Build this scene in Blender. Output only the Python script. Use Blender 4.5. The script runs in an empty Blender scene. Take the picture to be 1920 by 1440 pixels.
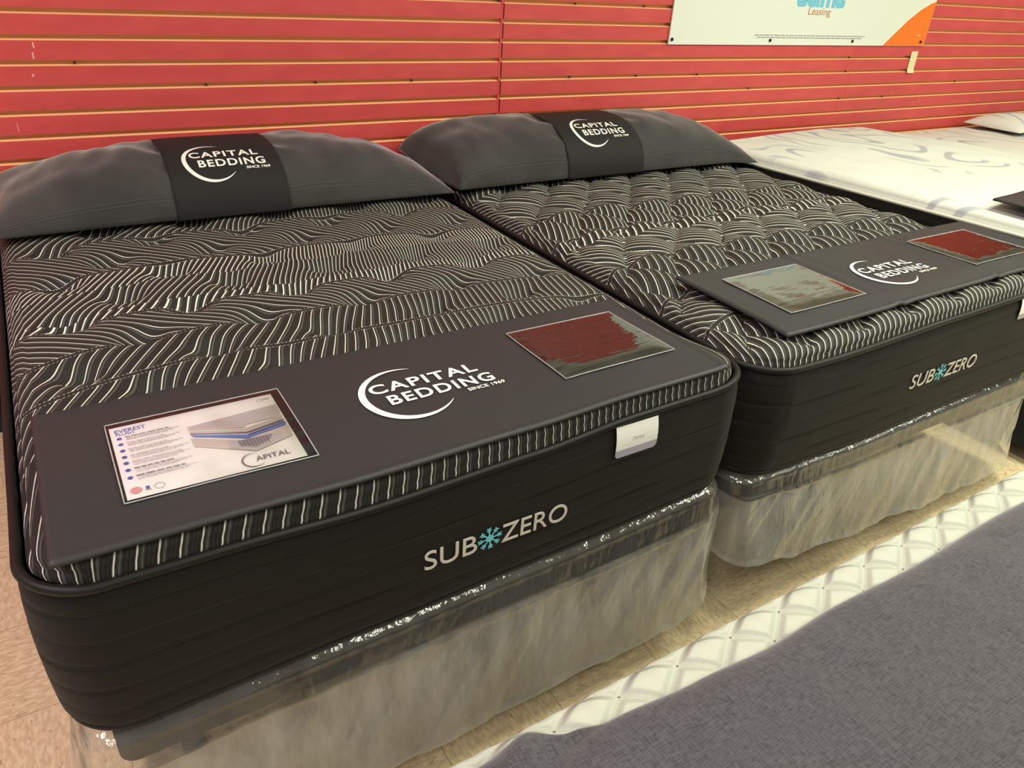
import bpy, bmesh, math, random
from mathutils import Vector, Matrix, noise
random.seed(7)
S = bpy.context.scene
COL = S.collection
PI = math.pi

# ------------------------------------------------------------------ camera
CAM = (-1.8225, -2.9984, 1.584)
cam = bpy.data.cameras.new('camera'); co = bpy.data.objects.new('camera', cam); COL.objects.link(co)
co.location = CAM; co.rotation_mode = 'XYZ'; co.rotation_euler = (1.0560, -0.0589, -0.5531)
cam.sensor_fit = 'HORIZONTAL'; cam.sensor_width = 36.0; cam.lens = 1397.5 / 1920 * 36.0
cam.clip_start = .02; cam.clip_end = 100
S.camera = co

# ------------------------------------------------------------------ view and world
S.view_settings.view_transform = 'Standard'; S.view_settings.look = 'None'
S.view_settings.exposure = 0.0; S.view_settings.gamma = 1.0
S.view_settings.use_curve_mapping = False
W = bpy.data.worlds.new('world'); S.world = W; W.use_nodes = True
W.node_tree.nodes['Background'].inputs[0].default_value = (1.0, .97, .90, 1)
W.node_tree.nodes['Background'].inputs[1].default_value = .34

# ------------------------------------------------------------------ fluorescent light from the shop ceiling
def area(x, y, sx, sy, e, c, z=2.98):
    l = bpy.data.lights.new('ceiling_light', 'AREA'); l.shape = 'RECTANGLE'; l.size = sx; l.size_y = sy
    l.energy = e; l.color = c
    o = bpy.data.objects.new('ceiling_lamp', l); COL.objects.link(o); o.location = (x, y, z)
PINK = (1.0, .82, .88); WARM = (1.0, .97, .84); GREEN = (.97, 1.0, .82)
area(-3.4, -1.8, .35, 1.2, 58, PINK)
area(-3.2, -4.0, .35, 1.2, 34, PINK)
area(-.6, -2.1, .35, 1.2, 24, WARM)
area(-.6, -3.9, .35, 1.2, 28, GREEN)
area(1.2, -2.3, .35, 1.2, 56, GREEN)
area(1.7, -4.0, .35, 1.2, 44, GREEN)
area(4.0, -2.0, .35, 1.2, 50, GREEN)
area(4.2, -4.0, .35, 1.2, 44, GREEN)

# ------------------------------------------------------------------ helpers
def mesh_obj(name, verts, faces, mat, parent=None, smooth=True, uvs=None, mats=None, fm=None):
    off = Vector((0, 0, 0))
    if parent is not None:
        p = parent
        while p is not None: off += p.location; p = p.parent
    me = bpy.data.meshes.new(name)
    me.from_pydata([tuple(Vector(v) - off) for v in verts], [], faces)
    for m in (mats or [mat]): me.materials.append(m)
    if uvs is not None:
        l = me.uv_layers.new(name='UVMap')
        for lp in me.loops: l.data[lp.index].uv = uvs[lp.vertex_index]
    for p in me.polygons:
        p.use_smooth = smooth
        if fm: p.material_index = fm[p.index]
    me.update()
    o = bpy.data.objects.new(name, me); COL.objects.link(o)
    if parent is not None: o.parent = parent
    return o
def empty(name, loc, label, cat, group=None):
    o = bpy.data.objects.new(name, None); COL.objects.link(o); o.location = loc
    o.empty_display_size = .1
    return tag(o, label, cat, group)
def tag(o, label=None, cat=None, group=None, kind=None):
    if label: o['label'] = label
    if cat: o['category'] = cat
    if group: o['group'] = group
    if kind: o['kind'] = kind
    return o
class MB:
    def __init__(s): s.v = []; s.f = []; s.m = []
    def add(s, v, f, mi=0):
        n = len(s.v); s.v += [tuple(a) for a in v]; s.f += [tuple(i + n for i in q) for q in f]; s.m += [mi] * len(f); return s
    def box(s, x0, x1, y0, y1, z0, z1, mi=0):
        v = [(x, y, z) for z in (z0, z1) for y in (y0, y1) for x in (x0, x1)]
        return s.add(v, [(0, 2, 3, 1), (4, 5, 7, 6), (0, 1, 5, 4), (2, 6, 7, 3), (0, 4, 6, 2), (1, 3, 7, 5)], mi)
    def tube(s, pts, r, n=8, closed=False, mi=0):
        P = [Vector(p) for p in pts]; N = len(P); rings = []
        for i, p in enumerate(P):
            a = P[i - 1] if (i or closed) else p; b = P[(i + 1) % N] if (i < N - 1 or closed) else p
            t = (b - a).normalized(); up = Vector((0, 0, 1)) if abs(t.z) < .9 else Vector((1, 0, 0))
            u = t.cross(up).normalized(); w = u.cross(t)
            rr = r(i / N) if callable(r) else r
            rings.append([p + rr * (math.cos(2 * PI * k / n) * u + math.sin(2 * PI * k / n) * w) for k in range(n)])
        v = [q for g in rings for q in g]; f = []
        for i in range(N if closed else N - 1):
            j = (i + 1) % N
            for k in range(n):
                l = (k + 1) % n; f.append((i * n + k, i * n + l, j * n + l, j * n + k))
        if not closed: f += [tuple(range(n))[::-1], tuple((N - 1) * n + k for k in range(n))]
        return s.add(v, f, mi)
    def build(s, name, mat, parent=None, smooth=False, mats=None):
        return mesh_obj(name, s.v, s.f, mat, parent, smooth, None, mats, s.m if mats else None)
def sstep(a, b, x):
    t = max(0, min(1, (x - a) / (b - a))); return t * t * (3 - 2 * t)
def lerp_tab(tab, x):
    if x <= tab[0][0]: return tab[0][1]
    for (a, u), (b, v) in zip(tab, tab[1:]):
        if x <= b:
            t = (x - a) / (b - a); t = t * t * (3 - 2 * t); return u + (v - u) * t
    return tab[-1][1]
def nz(x, y, z=0): return noise.noise(Vector((x, y, z)))

# ------------------------------------------------------------------ node helpers
class NT:
    def __init__(s, name):
        s.m = bpy.data.materials.new(name); s.m.use_nodes = True; s.t = s.m.node_tree
        s.b = s.t.nodes['Principled BSDF']; s.out = s.t.nodes['Material Output']
    def n(s, typ, **kw):
        k = s.t.nodes.new(typ)
        for a, b in kw.items(): setattr(k, a, b)
        return k
    def l(s, a, b): s.t.links.new(a, b)
    def setin(s, sock, v):
        if hasattr(v, 'is_output') or isinstance(v, bpy.types.NodeSocket): s.l(v, sock)
        else: sock.default_value = v
    def math(s, op, a, b=0.0, c=0.0, clamp=False):
        k = s.n('ShaderNodeMath', operation=op, use_clamp=clamp)
        s.setin(k.inputs[0], a); s.setin(k.inputs[1], b)
        if op in ('MULTIPLY_ADD', 'COMPARE', 'SMOOTH_MIN', 'WRAP'): s.setin(k.inputs[2], c)
        return k.outputs[0]
    def sm(s, x, a, b):
        k = s.n('ShaderNodeMapRange', interpolation_type='SMOOTHSTEP'); s.setin(k.inputs[0], x)
        k.inputs[1].default_value = a; k.inputs[2].default_value = b; return k.outputs[0]
    def mix(s, f, a, b):
        k = s.n('ShaderNodeMix', data_type='RGBA'); s.setin(k.inputs[0], f)
        s.setin(k.inputs[6], a); s.setin(k.inputs[7], b); return k.outputs[2]
    def noise(s, vec, scale, detail=2, rough=.5, dim='3D'):
        k = s.n('ShaderNodeTexNoise', noise_dimensions=dim); k.inputs['Scale'].default_value = scale
        k.inputs['Detail'].default_value = detail; k.inputs['Roughness'].default_value = rough
        if vec is not None: s.l(vec, k.inputs['Vector'])
        return k.outputs[0]
    def bump(s, h, strength=.3, dist=.002, normal=None):
        k = s.n('ShaderNodeBump'); k.inputs['Strength'].default_value = strength; k.inputs['Distance'].default_value = dist
        s.l(h, k.inputs['Height'])
        if normal is not None: s.l(normal, k.inputs['Normal'])
        s.l(k.outputs[0], s.b.inputs['Normal']); return k.outputs[0]
    def coord(s, which='Object'): return s.n('ShaderNodeTexCoord').outputs[which]
    def comb(s, x, y, z=0.0):
        k = s.n('ShaderNodeCombineXYZ'); s.setin(k.inputs[0], x); s.setin(k.inputs[1], y); s.setin(k.inputs[2], z); return k.outputs[0]
    def scale(s, v, sc):
        k = s.n('ShaderNodeMapping'); s.l(v, k.inputs[0]); k.inputs['Scale'].default_value = sc; return k.outputs[0]
    def rough(s, v): s.setin(s.b.inputs['Roughness'], v)
    def col(s, v): s.setin(s.b.inputs['Base Color'], v if not isinstance(v, tuple) else (*v[:3], 1))
def C(h, g=1.0):
    r = [int(h[i:i + 2], 16) / 255 for i in (0, 2, 4)]
    return tuple([((c / 12.92) if c <= .04045 else ((c + .055) / 1.055) ** 2.4) * g for c in r] + [1])
def simple(name, c, rough=.6, spec=.4, nscale=0, bs=.2, bd=.001, sheen=0, metal=0):
    k = NT(name); k.col(c); k.rough(rough); k.b.inputs['Specular IOR Level'].default_value = spec
    k.b.inputs['Metallic'].default_value = metal
    if sheen: k.b.inputs['Sheen Weight'].default_value = sheen; k.b.inputs['Sheen Roughness'].default_value = .4
    if nscale: k.bump(k.noise(k.coord(), nscale, 3), bs, bd)
    return k.m

# ------------------------------------------------------------------ materials
def m_wallred():
    k = NT('red_slat_paint'); v = k.coord()
    n = k.noise(k.scale(v, (1, 1, 3)), 6, 4); n2 = k.noise(v, 90, 3)
    c = k.mix(k.sm(n, .3, .75), (.60, .067, .066, 1), (.67, .087, .078, 1))
    # old tape scuffs
    sx = k.n('ShaderNodeSeparateXYZ'); k.l(v, sx.inputs[0])
    k.col(c); k.rough(.42); k.b.inputs['Specular IOR Level'].default_value = .5
    k.bump(n2, .08, .001); return k.m
def m_floor():
    k = NT('vinyl_tile'); v = k.coord()
    sx = k.n('ShaderNodeSeparateXYZ'); k.l(v, sx.inputs[0]); T = .3048
    px = k.math('DIVIDE', k.math('ADD', sx.outputs[0], 1.312 + T * 40), T); py = k.math('DIVIDE', k.math('ADD', sx.outputs[1], 1.19 + T * 40), T)
    fx, fy = k.math('FLOOR', px), k.math('FLOOR', py)
    par = k.math('MODULO', k.math('ADD', fx, fy), 2.0)
    # streaks turn with each tile
    va = k.scale(v, (38, 110, 1)); vb = k.scale(v, (110, 38, 1))
    mv = k.n('ShaderNodeMix', data_type='VECTOR'); k.l(par, mv.inputs[0]); k.l(va, mv.inputs[4]); k.l(vb, mv.inputs[5])
    n = k.noise(mv.outputs[1], 1.0, 3, .6); n2 = k.noise(v, 5, 2)
    wn = k.n('ShaderNodeTexWhiteNoise', noise_dimensions='3D'); k.l(k.comb(fx, fy), wn.inputs[0])
    c = k.mix(k.sm(n, .38, .66), (.66, .52, .30, 1), (.86, .72, .46, 1))
    c = k.mix(k.sm(k.noise(mv.outputs[1], .7, 3, .6), .60, .70), c, (.42, .30, .18, 1))
    c = k.mix(k.math('MULTIPLY', wn.outputs[0], .22), c, (.80, .60, .40, 1))
    gx = k.math('ABSOLUTE', k.math('SUBTRACT', k.math('FRACT', px), .5)); gy = k.math('ABSOLUTE', k.math('SUBTRACT', k.math('FRACT', py), .5))
    g = k.sm(k.math('MAXIMUM', gx, gy), .494, .4985)
    c = k.mix(k.math('MULTIPLY', g, .6), c, (.16, .11, .06, 1))
    k.col(c); k.rough(.38); k.bump(n2, .05, .002); return k.m
def m_border():
    k = NT('black_border_fabric'); uv = k.coord('UV')
    sx = k.n('ShaderNodeSeparateXYZ'); k.l(uv, sx.inputs[0]); u, v = sx.outputs[0], sx.outputs[1]
    fr = k.math('ABSOLUTE', k.math('SUBTRACT', k.math('FRACT', k.math('ADD', v, k.math('MULTIPLY', k.math('SUBTRACT', k.noise(k.comb(u, 0), 3, 1), .5), .12))), .5))
    line = k.sm(fr, .475, .492)
    dash = k.sm(k.math('FRACT', k.math('MULTIPLY', u, 230.0)), .35, .5)
    fade = k.noise(k.comb(u, k.math('FLOOR', v)), 5, 2)
    m = k.math('MULTIPLY', k.math('MULTIPLY', line, dash), k.math('MULTIPLY', fade, .55))
    top = k.math('MULTIPLY', k.sm(v, 5.66, 5.72), k.math('SUBTRACT', 1.0, k.sm(v, 5.76, 5.82)))
    m2 = k.math('MULTIPLY', k.math('MULTIPLY', top, dash), k.sm(fade, .35, .7))
    br = k.n('ShaderNodeTexBrick'); k.l(k.scale(uv, (330, 62, 1)), br.inputs['Vector']); br.inputs['Scale'].default_value = 1
    br.inputs['Color1'].default_value = (1, 1, 1, 1); br.inputs['Color2'].default_value = (.6, .6, .6, 1); br.inputs['Mortar'].default_value = (0, 0, 0, 1)
    br.inputs['Mortar Size'].default_value = .12; br.inputs['Row Height'].default_value = .5; br.inputs['Brick Width'].default_value = 1.0
    c = k.mix(br.outputs['Color'], (.0066, .0064, .0052, 1), (.0125, .0122, .0102, 1))
    c = k.mix(k.math('MULTIPLY', m, .8), c, (.12, .115, .09, 1)); c = k.mix(m2, c, (.45, .44, .38, 1))
    k.col(c); k.rough(.7); k.b.inputs['Specular IOR Level'].default_value = .2
    k.b.inputs['Sheen Weight'].default_value = .04
    k.bump(br.outputs['Fac'], .25, -.0008); return k.m
def m_stripes(name, bands, seams, y0, y1, wid, nphase=.9, bendf=0.0):
    """striped knit: bands = [(y_from, angle_deg, spacing, white_width)], seams = [y]"""
    k = NT(name); uv = k.coord('UV')
    sx = k.n('ShaderNodeSeparateXYZ'); k.l(uv, sx.inputs[0]); u, v = sx.outputs[0], sx.outputs[1]
    un = k.math('ABSOLUTE', k.math('SUBTRACT', k.math('DIVIDE', u, wid / 2), 1.0))
    droop = k.math('MULTIPLY', k.math('POWER', un, 5.0), .06)
    wob = k.math('MULTIPLY', k.math('SUBTRACT', k.noise(k.comb(u, k.math('MULTIPLY', v, .5)), 2.2, 1), .5), .10)
    yw = k.math('ADD', k.math('ADD', v, droop), wob)
    vec = None
    for yf, ang, sp, ww in bands:
        kx, ky = math.sin(math.radians(ang)) / sp, -math.cos(math.radians(ang)) / sp
        cv = k.n('ShaderNodeCombineXYZ'); cv.inputs[0].default_value = kx; cv.inputs[1].default_value = ky; cv.inputs[2].default_value = ww * .85
        if vec is None: vec = cv.outputs[0]; continue
        mx = k.n('ShaderNodeMix', data_type='VECTOR'); k.l(k.math('GREATER_THAN', yw, yf), mx.inputs[0]); k.l(vec, mx.inputs[4]); k.l(cv.outputs[0], mx.inputs[5]); vec = mx.outputs[1]
    s1 = k.n('ShaderNodeSeparateXYZ'); k.l(vec, s1.inputs[0])
    bend = k.math('MULTIPLY', k.sm(u, .45, 1.35), bendf)
    kx = k.math('MULTIPLY', s1.outputs[0], k.math('MULTIPLY_ADD', bend, .35, 1.0)); ky = k.math('MULTIPLY', s1.outputs[1], k.math('MULTIPLY_ADD', bend, -.42, 1.0))
    wn = k.math('MULTIPLY', k.math('SUBTRACT', k.noise(uv, 1.7, 1, .45), .5), nphase * 3)
    ph = k.math('ADD', k.math('ADD', k.math('MULTIPLY', kx, u), k.math('MULTIPLY', ky, k.math('ADD', v, 1.35))), wn)
    fr = k.math('FRACT', ph)
    d1 = k.math('ABSOLUTE', k.math('SUBTRACT', fr, .5))
    ww = s1.outputs[2]
    m1 = k.math('SUBTRACT', 1.0, k.math('DIVIDE', k.math('SUBTRACT', d1, k.math('SUBTRACT', ww, .03)), .05), clamp=True)
    d2 = k.math('ABSOLUTE', k.math('SUBTRACT', fr, .76))
    m2 = k.math('SUBTRACT', 1.0, k.math('DIVIDE', k.math('SUBTRACT', d2, .03), .05), clamp=True)
    ribs = k.math('MULTIPLY', k.math('ADD', k.math('SINE', k.math('MULTIPLY', ph, 2 * PI * 5)), 1.0), .5)
    base = k.mix(ribs, (.0125, .0125, .0105, 1), (.026, .026, .022, 1))
    c = k.mix(k.math('MULTIPLY', m2, .45), base, (.18, .175, .15, 1))
    c = k.mix(m1, c, (.84, .82, .72, 1))
    # stitched seams between the bands: a plain dark rib with a dashed thread each side
    dm = None
    for s_ in seams:
        d_ = k.math('ABSOLUTE', k.math('SUBTRACT', yw, s_)); dm = d_ if dm is None else k.math('MINIMUM', dm, d_)
    rib = k.math('SUBTRACT', 1.0, k.sm(dm, .0045, .0065))
    thr = k.math('SUBTRACT', 1.0, k.sm(k.math('ABSOLUTE', k.math('SUBTRACT', dm, .0062)), .0006, .0014))
    c = k.mix(rib, c, (.020, .018, .016, 1))
    dash = k.sm(k.math('FRACT', k.math('MULTIPLY', u, 120.0)), .40, .55)
    c = k.mix(k.math('MULTIPLY', k.math('MULTIPLY', thr, dash), .85), c, (.45, .43, .37, 1))
    s2 = rib
    k.col(c); k.rough(.72); k.b.inputs['Specular IOR Level'].default_value = .3
    hgt = k.math('ADD', k.math('MULTIPLY', m1, .5), k.math('MULTIPLY', s2, -1.8))
    hgt = k.math('ADD', hgt, k.math('MULTIPLY', ribs, .35))
    k.bump(hgt, .5, .0012); return k.m
def m_velvet(name, c, weave=0):
    k = NT(name); v = k.coord(); n = k.noise(v, 7, 3); 
    c2 = tuple(a * 1.35 for a in c[:3]) + (1,)
    k.col(k.mix(k.sm(n, .3, .7), c, c2)); k.rough(.85); k.b.inputs['Specular IOR Level'].default_value = .15
    k.b.inputs['Sheen Weight'].default_value = .7; k.b.inputs['Sheen Roughness'].default_value = .35
    if weave:
        a = k.noise(k.scale(v, (70, 900, 100)), 1, 2); b = k.noise(k.scale(v, (900, 70, 100)), 1, 2)
        w = k.math('ADD', a, b); msk = k.sm(w, .78, 1.15)
        k.col(k.mix(msk, tuple(a_ * .72 for a_ in c[:3]) + (1,), c2)); k.bump(w, .35, .001)
    else: k.bump(k.noise(v, 420, 2), .12, .0008)
    return k.m
def m_white():
    k = NT('white_knit_fabric'); v = k.coord(); sx = k.n('ShaderNodeSeparateXYZ'); k.l(v, sx.inputs[0])
    w = k.noise(k.scale(v, (1.5, 1.0, 0.0)), 1.15, 1, .5)
    ph = k.math('MULTIPLY', w, 14.0); fr = k.math('FRACT', ph); cell = k.math('FLOOR', ph)
    wn = k.n('ShaderNodeTexWhiteNoise', noise_dimensions='1D'); k.l(cell, wn.inputs['W'])
    gate = k.sm(k.noise(v, 2.0, 1), .48, .56)
    gate = k.math('MULTIPLY', gate, k.sm(wn.outputs[0], .35, .4))
    lav = k.math('MULTIPLY', k.math('MULTIPLY', k.sm(fr, .1, .16), k.math('SUBTRACT', 1.0, k.sm(fr, .36, .44))), gate)
    thin = k.math('SUBTRACT', 1.0, k.math('DIVIDE', k.math('ABSOLUTE', k.math('SUBTRACT', k.math('FRACT', k.math('MULTIPLY', ph, 4.0)), .5)), .17), clamp=True)
    g2 = k.sm(k.noise(v, 3.1, 1), .46, .6)
    c = k.mix(k.math('MULTIPLY', k.math('MULTIPLY', thin, g2), .22), (.66, .68, .62, 1), (.44, .45, .43, 1))
    c = k.mix(k.math('MULTIPLY', lav, .8), c, (.36, .37, .43, 1))
    k.col(c); k.rough(.8); k.b.inputs['Specular IOR Level'].default_value = .2
    vo = k.n('ShaderNodeTexVoronoi'); vo.inputs['Scale'].default_value = 55; vo.inputs['Randomness'].default_value = .1; k.l(v, vo.inputs['Vector'])
    k.bump(k.math('ADD', k.math('MULTIPLY', vo.outputs['Distance'], -.8), k.math('MULTIPLY', lav, -.4)), .35, .003); return k.m
def m_plastic():
    k = NT('clear_plastic_film'); v = k.coord()
    tr = k.n('ShaderNodeBsdfTransparent'); tr.inputs[0].default_value = (.90, .92, .90, 1)
    gl = k.n('ShaderNodeBsdfGlossy'); gl.inputs['Roughness'].default_value = .10; gl.inputs[0].default_value = (1, 1, 1, 1)
    df = k.n('ShaderNodeBsdfTranslucent'); df.inputs[0].default_value = (.92, .93, .88, 1)
    d2 = k.n('ShaderNodeBsdfDiffuse'); d2.inputs[0].default_value = (.92, .93, .88, 1)
    n = k.noise(k.scale(v, (9, 9, 2.2)), 1.6, 4, .6); n2 = k.noise(k.scale(v, (30, 30, 9)), 1.5, 3, .6)
    b = k.n('ShaderNodeBump'); b.inputs['Strength'].default_value = .45; b.inputs['Distance'].default_value = .012
    k.l(k.math('ADD', n, k.math('MULTIPLY', n2, .22)), b.inputs['Height'])
    for s_ in (gl, df, d2): k.l(b.outputs[0], s_.inputs['Normal'])
    md = k.n('ShaderNodeMixShader'); md.inputs[0].default_value = .5; k.l(df.outputs[0], md.inputs[1]); k.l(d2.outputs[0], md.inputs[2])
    suv = k.n('ShaderNodeSeparateXYZ'); k.l(k.coord('UV'), suv.inputs[0]); tv = suv.outputs[1]
    milk = k.math('MULTIPLY', k.sm(n, .12, .88), k.math('MULTIPLY_ADD', k.sm(tv, .22, .27), .75, .25))
    milk = k.math('MULTIPLY', milk, k.math('MULTIPLY_ADD', k.sm(tv, .45, 1.0), -.6, 1.0))
    f1 = k.math('ADD', k.math('MULTIPLY', milk, .46), k.math('MULTIPLY_ADD', k.sm(tv, .22, .27), .16, .07))
    a = k.n('ShaderNodeMixShader'); k.l(f1, a.inputs[0]); k.l(tr.outputs[0], a.inputs[1]); k.l(md.outputs[0], a.inputs[2])
    fr = k.n('ShaderNodeFresnel'); fr.inputs[0].default_value = 1.42; k.l(b.outputs[0], fr.inputs['Normal'])
    f = k.n('ShaderNodeMixShader'); k.l(k.math('ADD', k.math('MULTIPLY', fr.outputs[0], .9), .03, clamp=True), f.inputs[0]); k.l(a.outputs[0], f.inputs[1]); k.l(gl.outputs[0], f.inputs[2])
    k.l(f.outputs[0], k.out.inputs[0]); return k.m
def m_pocket(ior=1.6):
    k = NT('clear_vinyl_pocket'); v = k.coord()
    tr = k.n('ShaderNodeBsdfTransparent'); tr.inputs[0].default_value = (1, 1, 1, 1)
    gl = k.n('ShaderNodeBsdfGlossy'); gl.inputs['Roughness'].default_value = .02
    n = k.noise(k.scale(v, (5, 9, 1)), 1.0, 2, .5); n2 = k.noise(k.scale(v, (3, 40, 1)), 1.2, 2, .5)
    b = k.n('ShaderNodeBump'); b.inputs['Strength'].default_value = .35; b.inputs['Distance'].default_value = .012
    k.l(k.math('ADD', n, k.math('MULTIPLY', n2, .25)), b.inputs['Height']); k.l(b.outputs[0], gl.inputs['Normal'])
    fr = k.n('ShaderNodeFresnel'); fr.inputs[0].default_value = ior; k.l(b.outputs[0], fr.inputs['Normal'])
    f = k.n('ShaderNodeMixShader'); k.l(fr.outputs[0], f.inputs[0]); k.l(tr.outputs[0], f.inputs[1]); k.l(gl.outputs[0], f.inputs[2])
    k.l(f.outputs[0], k.out.inputs[0]); return k.m
M = {}
M['red'] = m_wallred()
M['mdf'] = simple('tan_groove_board', (.95, .55, .27, 1), .55, .3, 60, .1, .001)
M['dark'] = simple('dark_gap', (.03, .006, .006, 1), .8, .1)
M['floor'] = m_floor()
M['upper'] = simple('beige_wall_paint', (.60, .59, .50, 1), .8, .2, 20, .1, .002)
M['ceil'] = simple('ceiling_tile_white', (.62, .62, .58, 1), .9, .1, 60, .3, .003)
M['border'] = m_border()
M['cord'] = simple('black_satin_cord', (.007, .007, .0065, 1), .5, .3, 300, .1, .0005)
M['runner'] = simple('charcoal_vinyl_cloth', (.027, .028, .030, 1), .50, .42, 380, .12, .0006)
M['runner2'] = simple('black_band_cloth', (.021, .021, .0205, 1), .65, .15, 380, .12, .0006)
M['white_print'] = simple('white_print', (.86, .86, .80, 1), .5, .3)
M['silver'] = simple('silver_embroidery_thread', (.62, .60, .55, 1), .42, .5, 500, .5, .0008)
M['cyan'] = simple('cyan_embroidery_thread', (.16, .62, .72, 1), .5, .4, 500, .4, .0006)
M['paper'] = simple('white_card', (.92, .89, .86, 1), .6, .3)
M['inkblue'] = simple('blue_ink', (.10, .12, .42, 1), .6)
M['inkgrey'] = simple('grey_ink', (.34, .33, .36, 1), .7)
M['inklight'] = simple('light_grey_ink', (.58, .54, .54, 1), .7)
M['inkpale'] = simple('pale_beige_ink', (.66, .59, .53, 1), .7)
M['inkslab'] = simple('pink_grey_ink', (.58, .52, .52, 1), .7)
M['inkbrown'] = simple('brown_ink', (.22, .16, .17, 1), .7)
M['inkmid'] = simple('mid_blue_ink', (.16, .26, .62, 1), .7)
M['inknavy'] = simple('navy_ink', (.05, .08, .22, 1), .7)
M['inkred'] = simple('pale_red_ink', (.70, .35, .35, 1), .7)
M['lav'] = simple('lavender_satin', (.40, .40, .50, 1), .5)
M['tagwhite'] = simple('white_satin', (.82, .83, .78, 1), .45)
M['foundation'] = simple('dark_foundation_fabric', (.026, .028, .030, 1), .9, .1, 150, .2, .001)
M['frame'] = simple('black_steel', (.012, .012, .012, 1), .45, .5)
M['pillow'] = m_velvet('charcoal_velvet', (.043, .042, .040, 1))
M['cover'] = m_velvet('charcoal_woven_cloth', (.072, .070, .079, 1), 1)
M['seam'] = simple('grey_seam_thread', (.085, .083, .08, 1), .7)
M['white'] = m_white()
M['quiltwhite'] = simple('white_quilted_cotton', (.62, .65, .55, 1), .8, .2, 200, .15, .001)
M['plastic'] = m_plastic()
M['pocket'] = m_pocket(1.5); M['pocket2'] = m_pocket(2.7); M['pocket3'] = m_pocket(7.0)
M['poster'] = simple('white_poster_vinyl', (.80, .84, .74, 1), .5, .3)
M['orange'] = simple('orange_poster_ink', (.93, .20, .02, 1), .5, .3)
M['ltblue'] = simple('light_blue_ink', (.20, .58, .76, 1), .5)
M['rust'] = simple('rust_ink', (.55, .22, .12, 1), .5)
M['tape'] = simple('masking_tape', (.80, .72, .42, 1), .7)
M['scuff'] = simple('pink_scuff', (.85, .38, .38, 1), .7)
M['seamfilm'] = simple('welded_film_seam', (.42, .43, .42, 1), .22, .8, 60, .8, .004)

# ------------------------------------------------------------------ flat artwork helpers
def text_mesh(body, size, xs=1.0, shear=0.0, bold=0.0, align='LEFT', space=1.0, width=None):
    cu = bpy.data.curves.new('t', 'FONT'); cu.body = body; cu.size = size; cu.shear = shear; cu.offset = bold
    cu.align_x = align; cu.space_character = space; cu.resolution_u = 6
    o = bpy.data.objects.new('t', cu); COL.objects.link(o)
    dg = bpy.context.evaluated_depsgraph_get(); me = bpy.data.meshes.new_from_object(o.evaluated_get(dg))
    v = [(p.co.x * xs, p.co.y) for p in me.vertices]; f = [tuple(p.vertices) for p in me.polygons]
    bpy.data.objects.remove(o); bpy.data.curves.remove(cu); bpy.data.meshes.remove(me)
    if width:
        a = min(p[0] for p in v); b = max(p[0] for p in v); v = [((p[0] - a) * width / (b - a), p[1]) for p in v]
    return v, f
class Flat:
    """flat print: collects 2-D shapes, then lays them on a surface with a mapping"""
    def __init__(s): s.v = []; s.f = []; s.m = []
    def add(s, v, f, mi=0):
        n = len(s.v); s.v += list(v); s.f += [tuple(i + n for i in q) for q in f]; s.m += [mi] * len(f)
    def text(s, body, x, y, size, mi=0, **kw):
        v, f = text_mesh(body, size, **kw); s.add([(a + x, b + y) for a, b in v], f, mi)
    def poly(s, pts, mi=0): s.add(pts, [tuple(range(len(pts)))], mi)
    def rect(s, x0, y0, x1, y1, mi=0): s.poly([(x0, y0), (x1, y0), (x1, y1), (x0, y1)], mi)
    def bar(s, p, q, w, mi=0):
        dx, dy = q[0] - p[0], q[1] - p[1]; L = math.hypot(dx, dy); nx, ny = -dy / L * w / 2, dx / L * w / 2
        s.poly([(p[0] + nx, p[1] + ny), (p[0] - nx, p[1] - ny), (q[0] - nx, q[1] - ny), (q[0] + nx, q[1] + ny)], mi)
    def disc(s, x, y, r, mi=0, n=20): s.poly([(x + r * math.cos(2 * PI * i / n), y + r * math.sin(2 * PI * i / n)) for i in range(n)], mi)
    def arc(s, x, y, r, a0, a1, wf, mi=0, n=64):
        v = []
        for i in range(n + 1):
            t = i / n; a = math.radians(a0 + (a1 - a0) * t); w = wf(t)
            v += [(x + (r - w) * math.cos(a), y + (r - w) * math.sin(a)), (x + r * math.cos(a), y + r * math.sin(a))]
        s.add(v, [(2 * i, 2 * i + 1, 2 * i + 3, 2 * i + 2) for i in range(n)], mi)
    def lay(s, name, fn, mats, parent, layer=.00035, cut=0):
        """fn(u,v,h)->world; each material index sits one thin layer higher"""
        bm = bmesh.new(); vs = []
        lev = {}
        for q, mi in zip(s.f, s.m):
            for i in q: lev[i] = mi
        bv = [bm.verts.new((a, b, lev.get(i, 0) * layer)) for i, (a, b) in enumerate(s.v)]
        for q, mi in zip(s.f, s.m):
            try: fc = bm.faces.new([bv[i] for i in q]); fc.material_index = mi
            except ValueError: pass
        if cut:
            bmesh.ops.triangulate(bm, faces=bm.faces[:])
            for _ in range(4):
                es = [e for e in bm.edges if e.calc_length() > cut]
                if not es: break
                bmesh.ops.subdivide_edges(bm, edges=es, cuts=1)
                bmesh.ops.triangulate(bm, faces=[f for f in bm.faces if len(f.verts) > 3])
        bm.verts.ensure_lookup_table(); bm.verts.index_update()
        V = [fn(p.co.x, p.co.y, p.co.z) for p in bm.verts]; F = [tuple(p.index for p in f.verts) for f in bm.faces]
        fm = [f.material_index for f in bm.faces]; bm.free()
        return mesh_obj(name, V, F, None, parent, False, None, mats, fm)
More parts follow.
